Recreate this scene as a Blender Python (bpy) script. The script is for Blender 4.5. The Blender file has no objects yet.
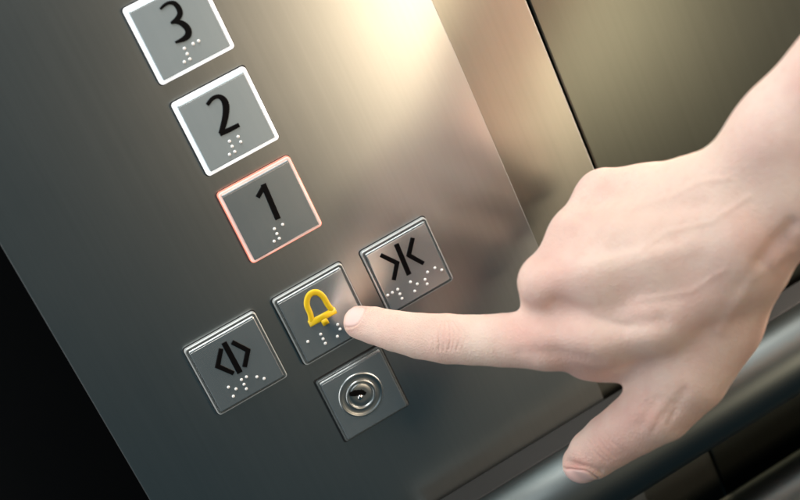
import bpy, math
import numpy as np
from mathutils import Matrix, Vector

# ------------------------------------------------------------------ frames
# panel frame: X right, Y up, N out of the steel panel towards the viewer, in mm.
# world: x = X, y = -N, z = Y + 1.1 m (metres).
F = 1487.106
RM = np.array([[0.85354301, -0.39696204, 0.33746922],
               [-0.48440507, -0.84313138, 0.23341211],
               [0.19187514, -0.36269907, -0.91193932]])
TR = np.array([-34.61758721, 28.00296043, 658.70044434])
Z0 = 1.1

def W(P):
    P = np.asarray(P, float)
    return np.stack([P[..., 0] * .001, -P[..., 2] * .001, P[..., 1] * .001 + Z0], -1)

def eye_to_panel(c):          # eye frame (x right, y down, z forward, mm) -> panel frame
    return (np.asarray(c, float) - TR) @ RM

def panel_to_eye(P):
    return np.asarray(P, float) @ RM.T + TR

scene = bpy.context.scene
col = scene.collection

# ------------------------------------------------------------------ materials
def new_mat(name):
    m = bpy.data.materials.new(name); m.use_nodes = True
    nt = m.node_tree; b = nt.nodes['Principled BSDF']
    return m, nt, b

def plain(name, color, rough=.5, metal=0., **kw):
    m, nt, b = new_mat(name)
    b.inputs['Base Color'].default_value = (*color, 1)
    b.inputs['Roughness'].default_value = rough
    b.inputs['Metallic'].default_value = metal
    for k, v in kw.items():
        b.inputs[k].default_value = v
    return m

def steel(name, color, rough, scale_along=(520, 520, 7), rough_var=.03, bump=.02, tint=.04, aniso=0.0, smudge=.015):
    """satin brushed steel, grain running along the last axis given by scale_along"""
    m, nt, b = new_mat(name); N = nt.nodes; L = nt.links
    tc = N.new('ShaderNodeTexCoord'); mp = N.new('ShaderNodeMapping')
    mp.inputs['Scale'].default_value = scale_along
    L.new(tc.outputs['Object'], mp.inputs['Vector'])
    ns = N.new('ShaderNodeTexNoise'); ns.inputs['Scale'].default_value = 1.0
    ns.inputs['Detail'].default_value = 1.5; ns.inputs['Roughness'].default_value = .5
    L.new(mp.outputs[0], ns.inputs['Vector'])
    sm = N.new('ShaderNodeTexNoise'); sm.inputs['Scale'].default_value = 28
    sm.inputs['Detail'].default_value = 5
    L.new(tc.outputs['Object'], sm.inputs['Vector'])
    mr = N.new('ShaderNodeMapRange'); mr.inputs['To Min'].default_value = rough - rough_var
    mr.inputs['To Max'].default_value = rough + rough_var
    L.new(ns.outputs['Fac'], mr.inputs['Value'])
    mr2 = N.new('ShaderNodeMapRange'); mr2.inputs['From Min'].default_value = .35; mr2.inputs['From Max'].default_value = .7
    mr2.inputs['To Min'].default_value = -smudge; mr2.inputs['To Max'].default_value = smudge
    L.new(sm.outputs['Fac'], mr2.inputs['Value'])
    ad = N.new('ShaderNodeMath'); L.new(mr.outputs[0], ad.inputs[0]); L.new(mr2.outputs[0], ad.inputs[1])
    L.new(ad.outputs[0], b.inputs['Roughness'])
    cr = N.new('ShaderNodeMapRange'); cr.inputs['To Min'].default_value = 1 - tint; cr.inputs['To Max'].default_value = 1 + tint
    L.new(ns.outputs['Fac'], cr.inputs['Value'])
    mul = N.new('ShaderNodeVectorMath'); mul.operation = 'SCALE'
    mul.inputs[0].default_value = color
    L.new(cr.outputs[0], mul.inputs['Scale'])
    L.new(mul.outputs[0], b.inputs['Base Color'])
    b.inputs['Metallic'].default_value = 1
    if aniso:
        b.inputs['Anisotropic'].default_value = aniso
        tg = N.new('ShaderNodeTangent'); tg.direction_type = 'RADIAL'; tg.axis = 'Z'
        L.new(tg.outputs[0], b.inputs['Tangent'])
    return m

M_PANEL = steel('panel_steel', (.44, .475, .475), .288, rough_var=.004, tint=.055, smudge=.004)
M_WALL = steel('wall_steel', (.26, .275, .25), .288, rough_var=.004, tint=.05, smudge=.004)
M_FACE = steel('button_steel', (.56, .63, .65), .24, scale_along=(520, 520, 12), tint=.03, rough_var=.01, smudge=.01)
M_FACE.node_tree.nodes['Principled BSDF'].inputs['Metallic'].default_value = .85
M_FACE.node_tree.nodes['Principled BSDF'].inputs['Coat Weight'].default_value = .5
M_FACE.node_tree.nodes['Principled BSDF'].inputs['Coat Roughness'].default_value = .12
M_FACE_LIT = steel('button_steel_lit_tone', (.54, .64, .68), .24, scale_along=(520, 520, 12), tint=.03, rough_var=.01, smudge=.01)  # lit copy of the face steel, rim light put into its tone
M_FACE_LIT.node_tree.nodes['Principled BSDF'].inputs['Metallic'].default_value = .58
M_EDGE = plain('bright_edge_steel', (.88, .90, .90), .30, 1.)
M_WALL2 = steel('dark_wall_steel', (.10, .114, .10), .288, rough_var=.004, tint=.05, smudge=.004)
M_RAIL = steel('rail_steel', (.12, .145, .15), .42, rough_var=.01, tint=.02, scale_along=(10, 700, 700))
M_CHROME = plain('chrome', (.8, .81, .8), .14, 1.)
M_LOCK = steel('lock_steel', (.46, .51, .52), .34, scale_along=(520, 520, 520), tint=.05, rough_var=.02, smudge=.01)
M_BLACK = plain('black_enamel', (.002, .002, .0025), .6, **{'Specular IOR Level': .1})
M_VOID = plain('recess_shade_black', (.0012, .0018, .0022), .9, **{'Specular IOR Level': .05})
M_STRIP = plain('dark_strip', (.010, .0135, .015), .7)
M_GAP_SHADE = plain('dark_gap_shade', (.012, .014, .015), .6)
M_YELLOW = plain('yellow_enamel', (.86, .60, .015), .38)
M_DOT = plain('dot_white', (.86, .88, .88), .25)
M_ACRYL = plain('clear_acrylic', (.55, .64, .66), .10, **{'Transmission Weight': .8, 'IOR': 1.45})
M_RIMEDGE = plain('polished_rim_edge', (.70, .76, .77), .28, .5)

def glow(name, color, strength, base=(.8, .8, .8)):
    m, nt, b = new_mat(name)
    b.inputs['Base Color'].default_value = (*base, 1)
    b.inputs['Roughness'].default_value = .3
    b.inputs['Emission Color'].default_value = (*color, 1)
    N = nt.nodes; L = nt.links
    tc = N.new('ShaderNodeTexCoord'); ns = N.new('ShaderNodeTexNoise'); ns.inputs['Scale'].default_value = 90; ns.inputs['Detail'].default_value = 2
    L.new(tc.outputs['Object'], ns.inputs['Vector'])
    mr = N.new('ShaderNodeMapRange'); mr.inputs['From Min'].default_value = .3; mr.inputs['From Max'].default_value = .7
    mr.inputs['To Min'].default_value = strength * .62; mr.inputs['To Max'].default_value = strength * 1.15
    L.new(ns.outputs['Fac'], mr.inputs['Value']); L.new(mr.outputs[0], b.inputs['Emission Strength'])
    return m
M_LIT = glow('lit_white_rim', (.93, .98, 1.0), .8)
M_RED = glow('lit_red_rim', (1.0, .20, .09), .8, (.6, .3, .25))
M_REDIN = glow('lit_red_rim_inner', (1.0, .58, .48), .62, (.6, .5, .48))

# ------------------------------------------------------------------ mesh helpers
def link(name, me, mat, parent=None, loc=None):
    o = bpy.data.objects.new(name, me); col.objects.link(o)
    if mat: me.materials.append(mat)
    if parent: o.parent = parent
    if loc is not None: o.location = loc
    return o

def to_mesh(name, verts, faces, smooth=False):
    me = bpy.data.meshes.new(name); me.from_pydata([tuple(v) for v in verts], [], faces)
    me.validate(); me.update()
    if smooth:
        me.polygons.foreach_set('use_smooth', [True] * len(me.polygons))
    return me

def L3(x, y, n):              # local panel mm -> local world metres (no offset)
    return (x * .001, -n * .001, y * .001)

def rr(hw, hh, r, seg=6):
    pts = []
    for cx, cy, a0 in ((hw - r, hh - r, 0), (-hw + r, hh - r, 90), (-hw + r, -hh + r, 180), (hw - r, -hh + r, 270)):
        for i in range(seg + 1):
            a = math.radians(a0 + 90 * i / seg)
            pts.append((cx + r * math.cos(a), cy + r * math.sin(a)))
    return pts

def plate(rings, cap_top=True, cap_bottom=True, loop=False, seg=6, name='plate', smooth=False):
    """rings of rounded rectangles (hw, hh, r, n) skinned one after another"""
    V = []; Fc = []; n = 4 * (seg + 1)
    for hw, hh, r, z in rings:
        V += [L3(x, y, z) for x, y in rr(hw, hh, r, seg)]
    k = len(rings)
    for i in range(k if loop else k - 1):
        a, b = i * n, ((i + 1) % k) * n
        for j in range(n):
            j2 = (j + 1) % n
            Fc.append((a + j, a + j2, b + j2, b + j))
    if not loop:
        if cap_bottom: Fc.append(tuple(range(n - 1, -1, -1)))
        if cap_top: Fc.append(tuple((k - 1) * n + j for j in range(n)))
    return to_mesh(name, V, Fc, smooth)

def lathe(profile, seg=64, name='lathe', close=True):
    """profile (radius, n) turned about the panel normal"""
    V = []; Fc = []; k = len(profile)
    for r, z in profile:
        for j in range(seg):
            a = 2 * math.pi * j / seg
            V.append(L3(r * math.cos(a), r * math.sin(a), z))
    for i in range(k - 1):
        for j in range(seg):
            j2 = (j + 1) % seg
            Fc.append((i * seg + j, i * seg + j2, (i + 1) * seg + j2, (i + 1) * seg + j))
    if close:
        Fc.append(tuple((k - 1) * seg + j for j in range(seg)))
    return to_mesh(name, V, Fc, True)

def box(x0, x1, y0, y1, n0, n1, b=0, name='box'):
    hw, hh = (x1 - x0) / 2, (y1 - y0) / 2
    if b:
        r = [(hw - b, hh - b, b * .5, n0), (hw, hh, b, n0 + b), (hw, hh, b, n1 - b), (hw - b * .3, hh - b * .3, b, n1 - b * .3), (hw - b, hh - b, b * .8, n1)]
    else:
        r = [(hw, hh, .01, n0), (hw, hh, .01, n1)]
    return plate(r, seg=2, name=name), ((x0 + x1) / 2, (y0 + y1) / 2)

def catmull(pts, sub=6):
    P = [np.array(p, float) for p in pts]
    if len(P) < 3: return P
    out = []
    E = [2 * P[0] - P[1]] + P + [2 * P[-1] - P[-2]]
    for i in range(1, len(E) - 2):
        p0, p1, p2, p3 = E[i - 1:i + 3]
        for k in range(sub):
            t = k / sub
            out.append(.5 * ((2 * p1) + (-p0 + p2) * t + (2 * p0 - 5 * p1 + 4 * p2 - p3) * t * t + (-p0 + 3 * p1 - 3 * p2 + p3) * t ** 3))
    out.append(P[-1])
    return out

def stroke_mesh(strokes, base, height, curved, domed=False, bold=1.15):
    strokes = [[(x, y, w * bold) for x, y, w in s] for s in strokes]
    V = []; Fc = []
    for si, s in enumerate(strokes):
        top = base + height + si * .04
        P = catmull(s) if curved[si] else [np.array(p, float) for p in s]
        m = len(P); off = []
        for i in range(m):
            a = P[max(i - 1, 0)][:2]; b = P[i][:2]; c = P[min(i + 1, m - 1)][:2]
            d1 = b - a if i else c - b; d2 = c - b if i < m - 1 else b - a
            d1 = d1 / np.linalg.norm(d1); d2 = d2 / np.linalg.norm(d2)
            t = d1 + d2; t /= np.linalg.norm(t); nn = np.array([-t[1], t[0]])
            w = P[i][2] / 2 / max(.45, float(nn @ np.array([-d1[1], d1[0]])))
            off.append((b, nn, w))
        prof = [(-1, base), (-1, top - .18), (-.78, top), (.78, top), (1, top - .18), (1, base)]
        if domed:
            prof = [(-1, base), (-.98, base + height * .45), (-.75, top - .1), (-.35, top), (.35, top), (.75, top - .1), (.98, base + height * .45), (1, base)]
        q = len(prof); o = len(V)
        for b, nn, w in off:
            for u, z in prof:
                V.append(L3(b[0] + nn[0] * w * u, b[1] + nn[1] * w * u, z))
        for i in range(m - 1):
            for j in range(q - 1):
                Fc.append((o + i * q + j, o + i * q + j + 1, o + (i + 1) * q + j + 1, o + (i + 1) * q + j))
        Fc.append(tuple(o + j for j in range(q - 1, -1, -1)))
        Fc.append(tuple(o + (m - 1) * q + j for j in range(q)))
    return to_mesh('symbol', V, Fc, domed)

dot_me = None
def dot_mesh(mat):
    prof = [(.68, -.05), (.66, .2), (.56, .38), (.38, .5), (.17, .57), (.02, .58)]
    me = lathe(prof, 14, 'braille_dot'); me.materials.append(mat); return me

def empty(name, X, Y, n, label, cat, group=None):
    o = bpy.data.objects.new(name, None); col.objects.link(o)
    o.empty_display_size = .01
    o.location = (X * .001, -n * .001, Y * .001 + Z0)
    o['label'] = label; o['category'] = cat
    if group: o['group'] = group
    return o

# ------------------------------------------------------------------ setting
def tagged(o, label=None, cat=None, kind=None, group=None):
    if label: o['label'] = label
    if cat: o['category'] = cat
    if kind: o['kind'] = kind
    if group: o['group'] = group
    return o

# backing wall behind everything, coloured black for the shade in gaps and left recess
me, c = box(-900, 1400, -1100, 1500, -95, -90)
o = link('wall', me, M_VOID, None, (c[0] * .001, 0, c[1] * .001 + Z0)); tagged(o, kind='structure')
# steel wall skins right of the panel, with a dark joint between them
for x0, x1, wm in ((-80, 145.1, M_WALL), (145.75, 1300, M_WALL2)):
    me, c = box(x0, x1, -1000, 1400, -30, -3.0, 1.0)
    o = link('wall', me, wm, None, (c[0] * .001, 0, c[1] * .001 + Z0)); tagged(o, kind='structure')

# the operating panel
me, c = box(-105.0, 104.2, -420, 520, -3.0, 0, .5, 'control_panel')
panel = link('control_panel', me, M_PANEL, None, (c[0] * .001, 0, c[1] * .001 + Z0))
tagged(panel, 'tall brushed steel lift control panel carrying the square buttons', 'control panel')

# ------------------------------------------------------------------ buttons
G = {
 'three': dict(s=[[(-3.61, 10.91, .82), (-1.68, 11.46, 1.07), (.53, 11.54, 1.23), (2.54, 10.37, 1.64), (3.23, 7.98, 1.97), (2.75, 5.66, 1.97), (.73, 4.29, 1.81), (-2.32, 3.95, .74)],
                  [(-2.32, 3.95, .74), (.17, 3.2, 1.48), (2.05, 1.22, 2.14), (2.78, -1.48, 2.3), (1.73, -3.53, 2.3), (-.71, -4.19, 1.81), (-4.29, -3.83, .74)]],
              c=[1, 1], d=[(-2.1, -7.7), (-2.1, -10.2), (-2.1, -12.6), (-4.6, -12.6), (2.0, -7.7), (4.5, -7.7)]),
 'two': dict(s=[[(-4.11, 10.46, 1.3), (-1.01, 11.75, 1.46), (1.61, 11.35, 1.57), (2.97, 9.16, 2.25), (2.58, 6.17, 2.5), (.58, 2.67, 2.3), (-1.91, -.33, 2.1), (-4.51, -3.04, 1.8)],
                [(-4.85, -2.9, 1.9), (-.85, -3.3, 1.8), (4.05, -3.4, 1.5)]],
             c=[1, 0], d=[(-2.7, -7.7), (-2.7, -10.2), (-2.7, -12.7), (-5.2, -12.7), (1.4, -7.7), (1.4, -10.2)]),
 'one': dict(s=[[(-2.7, 8.2, 1.7), (1.9, 11.2, 1.8)], [(1.95, 12.1, 2.1), (.95, -4.68, 2.2)]],
             c=[0, 0], d=[(-2.4, -7.8), (-2.4, -10.3), (-2.4, -12.7), (-4.9, -12.7), (1.6, -7.9)]),
 'close': dict(s=[[(-.6, 12.6, 2.0), (-1.2, -3.1, 2.0)], [(-9.0, 11.7, 1.65), (-3.9, 4.6, 1.8), (-8.6, -1.7, 1.65)], [(7.4, 11.4, 1.65), (2.4, 5.1, 1.8), (6.9, -1.8, 1.65)]],
               c=[0, 0, 0], d=[(-14.0, -6.7), (-11.6, -6.7), (-8.8, -6.6), (-8.8, -9.1), (-8.8, -11.5), (-2.1, -6.6), (.35, -9.1), (-2.1, -11.5), (4.45, -9.1), (4.45, -11.5), (6.9, -6.6), (10.8, -6.6), (13.3, -9.1)]),
 'open': dict(s=[[(-.6, 12.1, 2.1), (-.6, -3.9, 2.2)], [(-2.9, 10.3, 1.7), (-7.8, 4.0, 1.85), (-3.2, -2.6, 1.7)], [(2.6, 10.4, 1.8), (7.0, 3.4, 1.85), (2.3, -2.6, 1.8)]],
              c=[0, 0, 0], d=[(-8.0, -7.2), (-8.0, -12.1), (-5.5, -9.7), (-1.5, -7.2), (.95, -7.2), (-1.5, -9.7), (-1.5, -12.1), (4.95, -9.7), (7.4, -12.1)]),
 'bell': dict(s=[[(-6.3, .3, 2.3), (-5.2, 3.6, 2.25), (-4.8, 8.0, 2.3), (-3.0, 11.0, 2.35), (-.6, 12.0, 2.4), (1.9, 10.9, 2.35), (3.3, 7.8, 2.3), (3.6, 3.4, 2.25), (4.3, 0, 2.3)], [(-7.7, -.1, 2.7), (5.7, -.6, 2.7)], [(-1.0, -1.4, 2.7), (-.9, -4.2, 2.7)]],
              c=[1, 0, 0], d=[(-11.7, -7.1), (-5.1, -7.1), (-5.1, -9.6), (-5.1, -12.0), (3.6, -7.1), (3.6, -9.6), (1.1, -12.0)]),
}
BTN_GROUP = 'square steel buttons on the lift panel'

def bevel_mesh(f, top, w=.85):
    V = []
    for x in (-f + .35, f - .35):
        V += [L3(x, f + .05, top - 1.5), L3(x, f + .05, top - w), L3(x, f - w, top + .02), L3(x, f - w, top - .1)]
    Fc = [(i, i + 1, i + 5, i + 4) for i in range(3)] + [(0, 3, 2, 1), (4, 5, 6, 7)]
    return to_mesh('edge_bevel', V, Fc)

def make_button(name, X, Y, key, label, rim_mat, skin_mat=None, h=17.3, sym_mat=M_BLACK, top=3.3, lit=False):
    t = empty(name, X, Y, 0, label, 'lift button', BTN_GROUP)
    link('gap_shade_ring', plate([(h + .55, h + .55, 1.6, .0), (h + .55, h + .55, 1.6, .12), (h + .4, h + .4, 1.5, .2)], cap_bottom=False), M_GAP_SHADE, t)  # dark ring painted in for the shade of the gap around the button
    wi = 1.6 if lit else (1.05 if skin_mat else 1.35)        # rim width
    # outer rim, a rounded frame
    b = .35
    rings = [(h, h, 1.5, .2), (h, h, 1.5, 1.9), (h - b * .3, h - b * .3, 1.4, 2.2), (h - b, h - b, 1.3, 2.35),
             (h - wi + .3, h - wi + .3, .8, 2.35), (h - wi, h - wi, .6, 2.1), (h - wi, h - wi, .6, .2)]
    link('rim', plate(rings, loop=True, smooth=False), rim_mat, t)
    if rim_mat is M_ACRYL:
        link('rim_edge', plate([(h + .12, h + .12, 1.6, .25), (h + .12, h + .12, 1.6, 2.0), (h - .02, h - .02, 1.5, 2.36), (h - .38, h - .38, 1.3, 2.42), (h - .38, h - .38, 1.3, 2.2)]
             , cap_top=False, cap_bottom=False), M_RIMEDGE, t)
    if skin_mat:
        link('rim_skirt', plate([(h + .35, h + .35, 1.7, .25), (h + .35, h + .35, 1.7, 1.5), (h + .02, h + .02, 1.5, 1.7), (h + .02, h + .02, 1.5, .25)], loop=True), skin_mat, t)
    f = h - wi - .05
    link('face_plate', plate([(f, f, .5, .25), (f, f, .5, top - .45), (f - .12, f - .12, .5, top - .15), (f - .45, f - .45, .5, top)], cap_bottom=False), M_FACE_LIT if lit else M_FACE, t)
    # the bright polished chamfer along the upper edge of the face
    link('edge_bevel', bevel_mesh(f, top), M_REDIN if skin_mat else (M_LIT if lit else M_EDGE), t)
    g = G[key]
    link({'bell': 'bell_symbol', 'close': 'arrow_symbol', 'open': 'arrow_symbol'}.get(key, 'numeral'),
         stroke_mesh(g['s'], top - .05, .75 if key == 'bell' else .5, g['c'], key == 'bell'), sym_mat, t)
    for x, y in g['d']:
        link('braille_dot', DOT, None, t, L3(x, y, top))
    return t
DOT = dot_mesh(M_DOT)

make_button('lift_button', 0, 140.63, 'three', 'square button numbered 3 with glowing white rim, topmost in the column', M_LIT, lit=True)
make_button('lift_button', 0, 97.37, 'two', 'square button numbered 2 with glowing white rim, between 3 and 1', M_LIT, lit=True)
make_button('lift_button', 0, 54.11, 'one', 'square button numbered 1 with glowing red rim', M_REDIN, M_RED)
make_button('lift_button', 0, 0, 'bell', 'alarm button with a raised yellow bell, touched by the fingertip', M_ACRYL, sym_mat=M_YELLOW)
make_button('lift_button', 43.69, -.15, 'close', 'door close button with black arrows pointing inward, right of the bell', M_ACRYL, h=16.7)
make_button('lift_button', -43.67, .09, 'open', 'door open button with black arrows pointing outward, left of the bell', M_ACRYL)

# key switch
ks = empty('key_switch', 0, -43.68, 0, 'square steel plate with round key lock, below the bell button', 'key switch')
h = 16.6
link('gap_shade_ring', plate([(h + .9, h + .9, 1.4, .0), (h + .9, h + .9, 1.4, .12), (h + .7, h + .7, 1.3, .2)], cap_bottom=False), M_GAP_SHADE, ks)  # same painted gap shade around the key plate
link('rim', plate([(h, h, 1.1, .2), (h, h, 1.1, 1.7), (h - .3, h - .3, 1.0, 1.95), (h - 1.0, h - 1.0, .6, 1.95), (h - 1.0, h - 1.0, .6, .2)], loop=True), M_ACRYL, ks)
f = h - 1.05; top = 3.0
link('face_plate', plate([(f, f, .5, .25), (f, f, .5, top - .45), (f - .12, f - .12, .5, top - .15), (f - .45, f - .45, .5, top)], cap_bottom=False), M_FACE, ks)
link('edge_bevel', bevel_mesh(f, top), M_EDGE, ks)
link('lock_ring', lathe([(10.6, top - .1), (10.5, top + .35), (10.2, top + .55), (9.6, top + .5), (9.3, top + .2), (8.9, top + .1), (7.6, top + .1), (7.2, top + .15)], 72, close=False), M_LOCK, ks, L3(-1.1, 1.0, 0))
link('lock_ring', lathe([(7.2, top + .1), (7.1, top + .5), (6.7, top + .75), (6.2, top + .7), (5.8, top + .35), (5.5, top - .2)], 64, close=False), M_LOCK, ks, L3(-1.1, 1.0, 0))
cyl = link('lock_cylinder', lathe([(5.5, top - .1), (5.3, top + .3), (5.0, top + .42), (3.2, top + .45), (.02, top + .46)], 48), M_LOCK, ks, L3(-1.1, 1.0, 0))
link('keyhole', stroke_mesh([[(-4.6, 3.1, 1.5), (-2.6, 2.5, 2.6), (-.6, 1.6, 2.4), (1.4, .3, 2.2)], [(.2, 1.8, 2.0), (2.0, -.6, 1.4)]], top + .35, .32, [0, 0]), M_BLACK, cyl)
link('pin_tumbler', lathe([(1.3, top + .3), (1.25, top + .7), (.9, top + 1.0), (.4, top + 1.1), (.02, top + 1.12)], 24), M_CHROME, cyl, L3(-.9, -.9, 0))

# ------------------------------------------------------------------ handrails (steel tubes held off the wall)
def handrail(Y, label, brackets, strip, r=19.0, n=22):
    t = empty('handrail', 170, Y, n, label, 'handrail', 'round steel handrails along the lift wall')
    seg = 48; x0, x1 = -168, 900
    V = []; Fc = []
    prof = [(x0, .02), (x0, r * .8), (x0 + 1.5, r * .95), (x0 + 4, r), (x1, r)]
    for x, rad in prof:
        for j in range(seg):
            a = 2 * math.pi * j / seg
            V.append(L3(x, rad * math.sin(a), rad * math.cos(a)))
    for i in range(len(prof) - 1):
        for j in range(seg):
            j2 = (j + 1) % seg
            Fc.append((i * seg + j, (i + 1) * seg + j, (i + 1) * seg + j2, i * seg + j2))
    link('tube', to_mesh('tube', V, Fc, True), M_RAIL, t)
    if strip:  # added strip, keeps the tube's reflection out of the panel
        me_, c_ = box(x0 + 3, x1, -r - .3, r + .3, -n + .6, -3.5, .8)
        link('reflection_block', me_, M_STRIP, t, L3(c_[0], c_[1], 0))
    for X in brackets:
        br = link('bracket', lathe([(6, -n - 2.9), (6, -r * .7)], 24, 'bracket', close=False), M_RAIL, t, L3(X, 0, 0))
    return t
handrail(-131, 'upper round steel handrail passing behind the thumb and wrist', (0, 420), True)
handrail(-205, 'lower round steel handrail crossing the bottom right corner', (-110, 260), False)

# ------------------------------------------------------------------ the hand
def E3(px, py, z):            # direction (px,py) of the eye frame at depth z
    return np.array([(px - 400) / F * z, (py - 250) / F * z, z])

VOX = .85
lo = np.array([-32., -142., 392.]); hi = np.array([240., 108., 685.])
dims = np.ceil((hi - lo) / VOX).astype(int)
SD = np.full(dims, 12., np.float32)

def smin(a, b, k):
    hh = np.maximum(k - np.abs(a - b), 0) / k
    return np.minimum(a, b) - hh * hh * k * .25

def cone(a, b, k=5., flat=None):
    """a, b = (px, py, z, r_px); smooth union into the field"""
    A = E3(*a[:3]); B = E3(*b[:3]); ra = a[3] * a[2] / F; rb = b[3] * b[2] / F
    mr = max(ra, rb) + k + 2
    l = np.maximum(((np.minimum(A, B) - mr - lo) / VOX).astype(int), 0)
    u = np.minimum(((np.maximum(A, B) + mr - lo) / VOX).astype(int) + 1, dims)
    if (u <= l).any(): return
    ax = [lo[i] + np.arange(l[i], u[i], dtype=np.float32) * VOX for i in range(3)]
    X = ax[0][:, None, None] - A[0]; Y = ax[1][None, :, None] - A[1]; Z = ax[2][None, None, :] - A[2]
    D = B - A; dd = float(D @ D) + 1e-9
    t = np.clip((X * D[0] + Y * D[1] + Z * D[2]) / dd, 0, 1)
    d = np.sqrt((X - t * D[0]) ** 2 + (Y - t * D[1]) ** 2 + (Z - t * D[2]) ** 2) - (ra + (rb - ra) * t)
    s = np.s_[l[0]:u[0], l[1]:u[1], l[2]:u[2]]
    SD[s] = smin(SD[s], d.astype(np.float32), k)

def chain(pts, k=5.):
    for a, b in zip(pts[:-1], pts[1:]): cone(a, b, k)

def limb(pts, k=5., kk=.8):
    """a whole finger: its segments joined without swelling, then blended into the hand"""
    C = [E3(*p[:3]) for p in pts]; R = [p[3] * p[2] / F for p in pts]
    mr = max(R) + k + 2; A = np.min(C, 0) - mr; B = np.max(C, 0) + mr
    l = np.maximum(((A - lo) / VOX).astype(int), 0); u = np.minimum(((B - lo) / VOX).astype(int) + 1, dims)
    ax = [lo[i] + np.arange(l[i], u[i], dtype=np.float32) * VOX for i in range(3)]
    L = None
    for a, b, ra, rb in zip(C[:-1], C[1:], R[:-1], R[1:]):
        X = ax[0][:, None, None] - a[0]; Y = ax[1][None, :, None] - a[1]; Z = ax[2][None, None, :] - a[2]
        D = b - a; dd = float(D @ D)
        t = np.clip((X * D[0] + Y * D[1] + Z * D[2]) / dd, 0, 1)
        d = (np.sqrt((X - t * D[0]) ** 2 + (Y - t * D[1]) ** 2 + (Z - t * D[2]) ** 2) - (ra + (rb - ra) * t)).astype(np.float32)
        L = d if L is None else smin(L, d, kk)
    s_ = np.s_[l[0]:u[0], l[1]:u[1], l[2]:u[2]]
    SD[s_] = smin(SD[s_], L, k)

#HAND-BEGIN
# palm and back of the hand
WR = (738, 235, 556, 44)
chain([(548, 338, 590, 30), (600, 332, 580, 32), (660, 315, 572, 36), (735, 262, 560, 44)], 7)    # 2nd metacarpal
chain([(547, 283, 584, 29), (600, 275, 576, 33), (665, 258, 568, 38), WR], 7)                      # 3rd
chain([(583, 240, 588, 30), (625, 238, 580, 34), (680, 222, 572, 38), WR], 7)                      # 4th
chain([(551, 280, 590, 27), (580, 237, 592, 28), (605, 201, 600, 26)], 6)
chain([(606, 199, 598, 29), (650, 203, 590, 36), (700, 200, 575, 42), (738, 195, 562, 40)], 8)     # 5th
chain([(542, 300, 592, 21), (546, 322, 594, 23)], 4)
chain([(588, 349, 592, 31), (604, 350, 594, 30)], 5)
# palmar bulk
chain([(590, 250, 610, 36), (650, 255, 604, 44), (720, 235, 588, 48)], 9)
chain([(590, 320, 606, 34), (650, 315, 600, 40), (725, 270, 585, 50)], 9)
# first web and thenar mass
chain([(606, 345, 596, 30), (655, 345, 594, 38), (708, 314, 584, 47), (742, 264, 570, 46)], 8)
# forearm
chain([(732, 190, 560, 46), (788, 137, 546, 53), (899, 18, 520, 66), (1005, -106, 500, 76)], 9)
chain([(750, 240, 564, 42), (800, 190, 552, 55), (915, 80, 528, 72), (1025, -44, 508, 82)], 9)
# index finger
limb([(360, 322.5, 652, 17), (374, 325.5, 646, 18.8), (395, 331, 637, 20.6), (420, 336, 628, 23.0), (447, 338.8, 618, 25.2), (472, 340, 610, 25.2), (502, 340.3, 601, 26.8), (548, 339, 590, 31)], 4)
# curled fingers, folded into the palm behind the knuckles
limb([(547, 283, 586, 26), (543, 284, 614, 22), (552, 287, 628, 21), (590, 292, 640, 20), (618, 292, 632, 17)], 2.5)
limb([(583, 240, 590, 27), (580, 240, 616, 22), (588, 243, 630, 21), (622, 252, 640, 19), (645, 255, 630, 17)], 2.5)
limb([(606, 199, 600, 25), (606, 203, 620, 20), (614, 208, 632, 18), (645, 220, 640, 17), (664, 226, 630, 15)], 2.5)
# thumb
limb([(712, 324, 582, 48), (686, 373, 584, 43), (659, 407, 590, 36), (634, 425, 597, 30.5), (610, 441, 604, 27.5), (593, 454, 609, 25), (582, 463, 614, 20)], 6)
#HAND-END

def surface_nets(S):
    sg = S < 0
    nx, ny, nz = S.shape
    c = np.zeros((nx - 1, ny - 1, nz - 1), np.int8)
    for i in (0, 1):
        for j in (0, 1):
            for k in (0, 1):
                c += sg[i:nx - 1 + i, j:ny - 1 + j, k:nz - 1 + k]
    act = np.argwhere((c > 0) & (c < 8))
    idx = np.full(c.shape, -1, np.int32)
    idx[act[:, 0], act[:, 1], act[:, 2]] = np.arange(len(act))
    vals = {}
    for i in (0, 1):
        for j in (0, 1):
            for k in (0, 1):
                vals[(i, j, k)] = S[act[:, 0] + i, act[:, 1] + j, act[:, 2] + k]
    acc = np.zeros((len(act), 3)); cnt = np.zeros(len(act))
    for a in vals:
        for ax in range(3):
            if a[ax] == 0:
                b = list(a); b[ax] = 1; b = tuple(b)
                va, vb = vals[a], vals[b]
                m = (va < 0) != (vb < 0)
                t = np.where(m, va / np.where(m, va - vb, 1), 0)
                p = np.array(a, float)[None] + np.eye(3)[ax][None] * t[:, None]
                acc[m] += p[m]; cnt[m] += 1
    V = act + acc / cnt[:, None]
    quads = []
    for ax in range(3):
        sl0 = [slice(None)] * 3; sl1 = [slice(None)] * 3
        sl0[ax] = slice(0, -1); sl1[ax] = slice(1, None)
        a, b = sg[tuple(sl0)], sg[tuple(sl1)]
        e = np.argwhere(a != b)
        o1, o2 = [(1, 2), (2, 0), (0, 1)][ax]
        ok = (e[:, o1] > 0) & (e[:, o2] > 0) & (e[:, o1] < S.shape[o1] - 1) & (e[:, o2] < S.shape[o2] - 1)
        e = e[ok]
        ins = a[e[:, 0], e[:, 1], e[:, 2]]
        def at(d1, d2):
            q = e.copy(); q[:, o1] += d1; q[:, o2] += d2
            return idx[q[:, 0], q[:, 1], q[:, 2]]
        q = np.stack([at(-1, -1), at(0, -1), at(0, 0), at(-1, 0)], 1)
        q[~ins] = q[~ins][:, ::-1]
        quads.append(q)
    Q = np.concatenate(quads); Q = Q[(Q >= 0).all(1)]
    return V, Q

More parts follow.
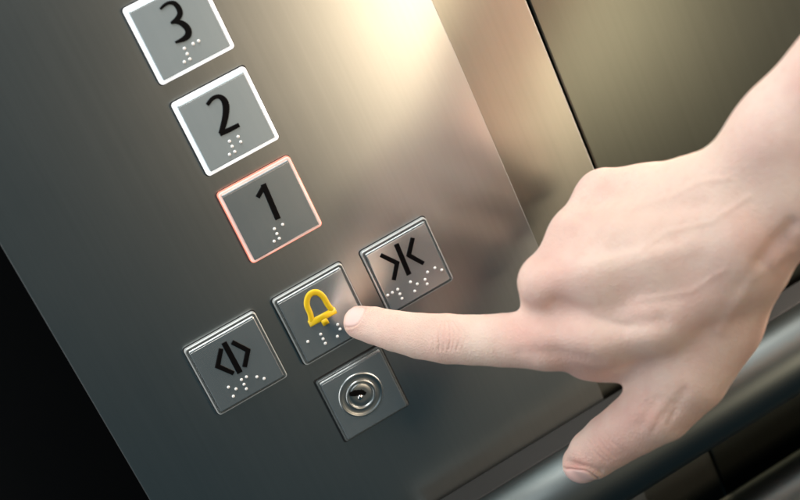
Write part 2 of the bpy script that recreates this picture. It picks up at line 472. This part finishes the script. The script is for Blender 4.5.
V, Q = surface_nets(SD)
V = lo + V * VOX
del SD

def quad_subdivide(V, Q):
    """one Catmull-Clark step (closed quad mesh, numpy only)"""
    nV = len(V)
    fc = V[Q].mean(1)
    E = np.concatenate([Q[:, [i, (i + 1) % 4]] for i in range(4)])
    Es = np.sort(E, 1); key = Es[:, 0].astype(np.int64) * nV + Es[:, 1]
    uk, inv = np.unique(key, return_inverse=True)
    ea, eb = uk // nV, uk % nV
    nE = len(uk); fid = np.tile(np.arange(len(Q)), 4)
    es = np.zeros((nE, 3)); ec = np.zeros(nE)
    np.add.at(es, inv, fc[fid]); np.add.at(ec, inv, 1)
    mid = (V[ea] + V[eb]) / 2
    ep = np.where((ec == 2)[:, None], (mid + es / np.maximum(ec, 1)[:, None]) / 2, mid)
    val = np.zeros(nV); Fs = np.zeros((nV, 3)); fn = np.zeros(nV); Rs = np.zeros((nV, 3))
    np.add.at(val, ea, 1); np.add.at(val, eb, 1)
    np.add.at(Rs, ea, mid); np.add.at(Rs, eb, mid)
    for i in range(4):
        np.add.at(Fs, Q[:, i], fc); np.add.at(fn, Q[:, i], 1)
    n = np.maximum(val, 1)[:, None]
    vp = (Fs / np.maximum(fn, 1)[:, None] + 2 * Rs / n + (n - 3) * V) / n
    NV = np.concatenate([vp, ep, fc])
    ei = inv.reshape(4, -1) + nV; fi = np.arange(len(Q)) + nV + nE
    NQ = np.concatenate([np.stack([Q[:, i], ei[i], fi, ei[(i + 3) % 4]], 1) for i in range(4)])
    return NV, NQ

def laplace(V, Q, it=2, w=.5):
    E = np.concatenate([Q[:, [i, (i + 1) % 4]] for i in range(4)])
    for _ in range(it):
        S = np.zeros_like(V); c = np.zeros(len(V))
        np.add.at(S, E[:, 0], V[E[:, 1]]); np.add.at(c, E[:, 0], 1)
        np.add.at(S, E[:, 1], V[E[:, 0]]); np.add.at(c, E[:, 1], 1)
        V = V + w * (S / c[:, None] - V)
    return V

def vnormals(V, Q):
    n = np.cross(V[Q[:, 2]] - V[Q[:, 0]], V[Q[:, 3]] - V[Q[:, 1]])
    N = np.zeros_like(V)
    for i in range(4): np.add.at(N, Q[:, i], n)
    return N / (np.linalg.norm(N, axis=1)[:, None] + 1e-12)

V = laplace(V, Q, 6, .5)
V, Q = quad_subdivide(V, Q)

# -- modelled skin relief: tendons, folds, creases and nails --------------------
N = vnormals(V, Q)
U = np.stack([400 + F * V[:, 0] / V[:, 2], 250 + F * V[:, 1] / V[:, 2]], 1)
front = np.clip(-N[:, 2] * 2.0, 0, 1)
disp = np.zeros(len(V)); flush = np.zeros(len(V)); dark = np.zeros(len(V))

def seg_dist(U, pts):
    best = np.full(len(U), 1e9)
    for a, b in zip(pts[:-1], pts[1:]):
        a = np.array(a, float); b = np.array(b, float); d = b - a
        t = np.clip(((U - a) @ d) / (d @ d), 0, 1)
        best = np.minimum(best, np.linalg.norm(U - a - t[:, None] * d, axis=1))
    return best

def fold(pts, width, depth):
    """a groove (depth < 0) or ridge (depth > 0) drawn over the viewer's side"""
    global disp
    disp = disp + depth * np.exp(-(seg_dist(U, pts) / width) ** 2) * front

def spot(arr, x, y, r, a):
    arr += a * np.exp(-((U[:, 0] - x) ** 2 + (U[:, 1] - y) ** 2) / r ** 2) * front

#DETAIL-BEGIN
# hollow between index and middle metacarpals, tendon ridges
fold([(555, 304), (585, 316), (622, 326), (660, 322)], 10, -1.25)
fold([(640, 205), (672, 196), (700, 182), (728, 178)], 3.2, .28)
fold([(600, 262), (640, 250), (668, 232), (712, 222), (750, 196)], 3.2, .24)
fold([(640, 300), (690, 292), (724, 270)], 3.2, .22)
fold([(556, 302), (600, 319), (630, 327)], 4, -.35)
fold([(545, 335), (600, 348), (650, 340)], 13, .8)
fold([(560, 275), (620, 262), (690, 245)], 12, .7)
fold([(578, 252), (620, 250), (680, 240)], 7, -.45)
fold([(592, 232), (650, 226), (710, 215)], 11, .55)
fold([(600, 213), (650, 212), (700, 205)], 7, -.35)
# groove between knuckles
fold([(540, 258), (556, 262)], 6, -.6)
fold([(570, 214), (586, 220)], 6, -.6)
# lower edge of the index base, skin fold towards the web
fold([(520, 352), (560, 352), (600, 362)], 6, -.4)
fold([(540, 365), (590, 366), (640, 372)], 7, .5)
# wrist hollow beside the thumb tendon
fold([(762, 262), (775, 243), (792, 226)], 8, -1.6)
fold([(745, 285), (765, 268)], 9, -.7)
fold([(720, 330), (752, 280), (790, 250)], 6, .7)
# thumb MCP dimple and folds
fold([(657, 400), (647, 411), (641, 424)], 6, -.6)
fold([(670, 404), (661, 418), (653, 431)], 4.0, -.35)
fold([(650, 398), (640, 408)], 2.0, -.2)
fold([(676, 411), (668, 424)], 2.2, -.22)
fold([(684, 392), (672, 414)], 6, -.6)
# thumb IP wrinkles
for k, (o, dpt) in enumerate(((0, -.3), (4, -.2), (9, -.32), (13, -.16), (18, -.2))):
    fold([(588 + o * .75, 441 - o * .7), (595 + o, 453 - o * .55), (606 + o, 462 - o * .5)], 1.5 + .3 * (k % 2), dpt)
fold([(568, 461), (577, 465), (590, 468), (600, 472)], 3.0, -.7)
# index PIP wrinkles (fine concentric folds) and DIP line
for x, d in ((433, -.15), (438.5, -.34), (443, -.26), (448, -.38), (451.5, -.18), (456, -.26), (461, -.1)):
    s = (x - 446) * .35
    fold([(x - s, 322), (x + 1.5 + s * .3, 331), (x + 2 + s * .5, 340), (x + .5, 350)], 1.1, d)
for x, d in ((391, -.08), (395, -.11), (399, -.08)):
    fold([(x, 316), (x + 2, 325), (x + 1, 335)], 1.2, d)
spot(disp, 447, 334, 12, .35)
# warmth of the skin
for s_ in ((447, 336, 15, .45), (520, 335, 22, .55), (545, 268, 26, .3), (572, 225, 20, .2), (604, 185, 20, .2), (640, 418, 26, .5), (600, 448, 20, .45), (575, 470, 15, .95),
           (395, 330, 14, .25), (352, 326, 12, .3), (780, 250, 30, .3), (690, 200, 30, .15), (600, 372, 24, .25)):
    spot(flush, *s_)
#DETAIL-END

nail = np.zeros(len(V))
def make_nail(c, axis, normal, length, width, curve_r):
    """c: nail centre (eye mm); axis: towards the tip; normal: out of the nail"""
    global disp
    axis = np.array(axis, float); axis /= np.linalg.norm(axis)
    normal = np.array(normal, float); normal -= axis * (normal @ axis); normal /= np.linalg.norm(normal)
    side = np.cross(axis, normal)
    d = V - c
    u = d @ axis; v = d @ side; w = d @ normal
    vv = np.arcsin(np.clip(v / curve_r, -1, 1)) * curve_r
    a = np.abs(vv) / (width / 2)
    b = np.where(u > 0, np.abs(u) / (length / 2), np.abs(u) / (length / 2))
    rr_ = np.where(u < 0, (a ** 3.2 + b ** 2.6) ** (1 / 2.9), (a ** 3.4 + b ** 3.0) ** (1 / 3.2))
    facing = (w > -curve_r * .9) & (N @ normal > .12)
    m = np.where(facing, 1 / (1 + np.exp((rr_ - 1) * 24)), 0)
    groove = np.where(facing & (u < length * .4), np.exp(-((rr_ - 1.08) / .07) ** 2), 0)
    fold_ = np.where(facing & (u < length * .35), np.exp(-((rr_ - 1.28) / .14) ** 2), 0)
    disp = disp * (1 - np.clip(m + groove, 0, 1)) + .24 * m - .5 * groove + .22 * fold_
    nail[:] = np.maximum(nail, m)
#NAIL-BEGIN
make_nail(E3(356, 319, 648) , (-1, -.16, .55), (-.15, -.55, -.9), 10.5, 9.5, 7.2)
make_nail(E3(579, 474, 611), (-.72, .62, .3), (-.35, .75, -.62), 12.0, 11.0, 8.5)
#NAIL-END
V = V + N * disp[:, None]

P = W(eye_to_panel(V))
me = bpy.data.meshes.new('person')
nf = len(Q)
me.vertices.add(len(P)); me.vertices.foreach_set('co', P.astype(np.float32).ravel())
me.loops.add(nf * 4); me.loops.foreach_set('vertex_index', Q.astype(np.int32).ravel())
me.polygons.add(nf); me.polygons.foreach_set('loop_start', np.arange(nf, dtype=np.int32) * 4)
me.polygons.foreach_set('use_smooth', np.ones(nf, bool))
me.update(calc_edges=True); me.validate()
for nm, arr in (('nail', nail), ('flush', flush)):
    at = me.attributes.new(nm, 'FLOAT', 'POINT'); at.data.foreach_set('value', arr.astype(np.float32))

def skin_material():
    m, nt, b = new_mat('skin'); N_ = nt.nodes; L = nt.links
    tc = N_.new('ShaderNodeTexCoord')
    def noise(scale, detail=3, rough=.55):
        n = N_.new('ShaderNodeTexNoise'); n.inputs['Scale'].default_value = scale
        n.inputs['Detail'].default_value = detail; n.inputs['Roughness'].default_value = rough
        L.new(tc.outputs['Object'], n.inputs['Vector']); return n
    def attr(nm):
        a = N_.new('ShaderNodeAttribute'); a.attribute_name = nm; return a.outputs['Fac']
    def mix(fac, c1, c2, f=None):
        x = N_.new('ShaderNodeMix'); x.data_type = 'RGBA'
        if fac is not None: L.new(fac, x.inputs['Factor'])
        if f is not None: x.inputs['Factor'].default_value = f
        for s, c in ((6, c1), (7, c2)):
            if isinstance(c, tuple): x.inputs[s].default_value = (*c, 1)
            else: L.new(c, x.inputs[s])
        return x.outputs[2]
    def rng(v, a, b_, c, d):
        r = N_.new('ShaderNodeMapRange')
        for i, q in enumerate((a, b_, c, d)): r.inputs[1 + i].default_value = q
        L.new(v, r.inputs[0]); return r.outputs[0]
    n1 = noise(42, 4); n2 = noise(230, 3); n3 = noise(14, 2)
    c = mix(rng(n1.outputs['Fac'], .35, .68, 0, 1), (.75, .59, .52), (.68, .465, .41))
    c = mix(rng(n3.outputs['Fac'], .4, .65, 0, .5), c, (.74, .615, .51))
    c = mix(rng(n2.outputs['Fac'], .55, .75, 0, .25), c, (.64, .40, .34))
    fl = N_.new('ShaderNodeMath'); fl.operation = 'MULTIPLY'; fl.use_clamp = True
    L.new(attr('flush'), fl.inputs[0]); fl.inputs[1].default_value = 1.0
    c = mix(fl.outputs[0], c, (.68, .37, .32))
    nf_ = N_.new('ShaderNodeMath'); nf_.operation = 'MULTIPLY'; nf_.inputs[1].default_value = .75; L.new(attr('nail'), nf_.inputs[0])
    c = mix(nf_.outputs[0], c, (.87, .66, .63))
    L.new(c, b.inputs['Base Color'])
    rr2 = N_.new('ShaderNodeMix'); rr2.data_type = 'FLOAT'
    L.new(attr('nail'), rr2.inputs[0]); L.new(rng(n2.outputs['Fac'], .3, .7, .42, .58), rr2.inputs[2]); rr2.inputs[3].default_value = .24
    L.new(rr2.outputs[0], b.inputs['Roughness'])
    b.inputs['Subsurface Weight'].default_value = .32
    b.inputs['Subsurface Radius'].default_value = (1.0, .42, .25)
    b.inputs['Subsurface Scale'].default_value = .003
    b.inputs['Specular IOR Level'].default_value = .42
    # pores and fine skin lines
    vo = N_.new('ShaderNodeTexVoronoi'); vo.feature = 'DISTANCE_TO_EDGE'; vo.inputs['Scale'].default_value = 900
    wn = noise(600, 2)
    ad = N_.new('ShaderNodeVectorMath'); ad.operation = 'MULTIPLY_ADD'
    L.new(wn.outputs['Color'], ad.inputs[0]); ad.inputs[1].default_value = (.0012,) * 3; L.new(tc.outputs['Object'], ad.inputs[2])
    L.new(ad.outputs[0], vo.inputs['Vector'])
    n4 = noise(160, 5, .6)
    h1 = rng(vo.outputs['Distance'], 0, .25, 0, .35)
    s = N_.new('ShaderNodeMath'); s.operation = 'MULTIPLY_ADD'; L.new(n4.outputs['Fac'], s.inputs[0]); s.inputs[1].default_value = 1.0; L.new(h1, s.inputs[2])
    inv = N_.new('ShaderNodeMath'); inv.operation = 'SUBTRACT'; inv.inputs[0].default_value = 1; L.new(attr('nail'), inv.inputs[1])
    st = N_.new('ShaderNodeMath'); st.operation = 'MULTIPLY'; st.inputs[1].default_value = .5; L.new(inv.outputs[0], st.inputs[0])
    bp = N_.new('ShaderNodeBump'); bp.inputs['Distance'].default_value = .0009
    L.new(st.outputs[0], bp.inputs['Strength']); L.new(s.outputs[0], bp.inputs['Height']); L.new(bp.outputs[0], b.inputs['Normal'])
    return m
hand = link('person', me, skin_material())
tagged(hand, 'bare hand and forearm reaching in from the right, index finger pressing the bell button', 'person')

# ------------------------------------------------------------------ camera
cam = bpy.data.cameras.new('camera'); co = bpy.data.objects.new('camera', cam); col.objects.link(co)
Mw = np.array([[1, 0, 0], [0, 0, -1], [0, 1, 0]], float)
Rw = Mw @ RM.T @ np.diag([1, -1, -1])
cp = W(eye_to_panel(np.zeros(3)))
m4 = Matrix.Identity(4)
for i in range(3):
    for j in range(3): m4[i][j] = Rw[i, j]
    m4[i][3] = cp[i]
co.matrix_world = m4
cam.sensor_width = 36; cam.lens = F / 800 * 36
cam.clip_start = .02; cam.clip_end = 50
cam.dof.use_dof = True; cam.dof.focus_distance = .645; cam.dof.aperture_fstop = 7.0
scene.camera = co

# ------------------------------------------------------------------ light
world = bpy.data.worlds.new('World'); scene.world = world; world.use_nodes = True
bg = world.node_tree.nodes['Background']
bg.inputs['Color'].default_value = (.30, .74, .96, 1); bg.inputs['Strength'].default_value = .055

def mirror_dir(px, py):
    """from the panel point seen at px,py: the direction the steel mirrors"""
    d = RM.T @ np.array([(px - 400) / F, (py - 250) / F, 1.]); d /= np.linalg.norm(d)
    c = eye_to_panel(np.zeros(3)); p = c + d * (-c[2] / d[2])
    return p, d * np.array([1, 1, -1])

def area(name, loc_panel, target_panel, size, power, color, size_y=None, spread=180):
    l = bpy.data.lights.new(name, 'AREA'); l.energy = power; l.color = color
    l.shape = 'RECTANGLE'; l.size = size; l.size_y = size_y or size; l.spread = math.radians(spread)
    o = bpy.data.objects.new(name, l); col.objects.link(o)
    a = Vector(W(loc_panel)); b = Vector(W(target_panel)); o.location = a
    o.rotation_euler = (b - a).to_track_quat('-Z', 'Y').to_euler()
    return o
#LIGHT-BEGIN
p, d = mirror_dir(500, -34)  # unseen lamp added where the steel mirrors it, for the warm flare glow
area('glow_fill_lamp', p + d * 800, p, .24, 2.0, (1.0, .75, .51), .26)
# light panel of the lift car, above and a little in front of the wall
area('ceiling_lamp', (-20, 640, 340), (80, 0, 30), .45, 2.9, (1.0, .985, .96), .45)
area('fill_lamp', (-700, 700, 1100), (100, 0, 60), .8, 2.1, (.85, .95, 1.0))
# unseen fills added left and above, grazing the wall to brighten the hand's underside
area('left_fill_lamp', (-330, 60, 22), (150, 0, 85), .06, 1.0, (1.0, .92, .87), .5)
area('top_fill_lamp', (160, 480, 35), (190, 0, 95), .5, 2.2, (1.0, .90, .82), .06)
# unseen lamp added at the wall so the arm's underside mirrors brighter
area('underside_fill_lamp', (335, 30, 6), (230, 30, 150), .2, 5.6, (1.0, .76, .60), .3)
#LIGHT-END
scene.view_settings.view_transform = 'Standard'
scene.view_settings.look = 'None'
scene.view_settings.exposure = 0; scene.view_settings.gamma = 1
scene.render.engine = 'CYCLES'
scene.cycles.use_denoising = True
scene.cycles.max_bounces = 8
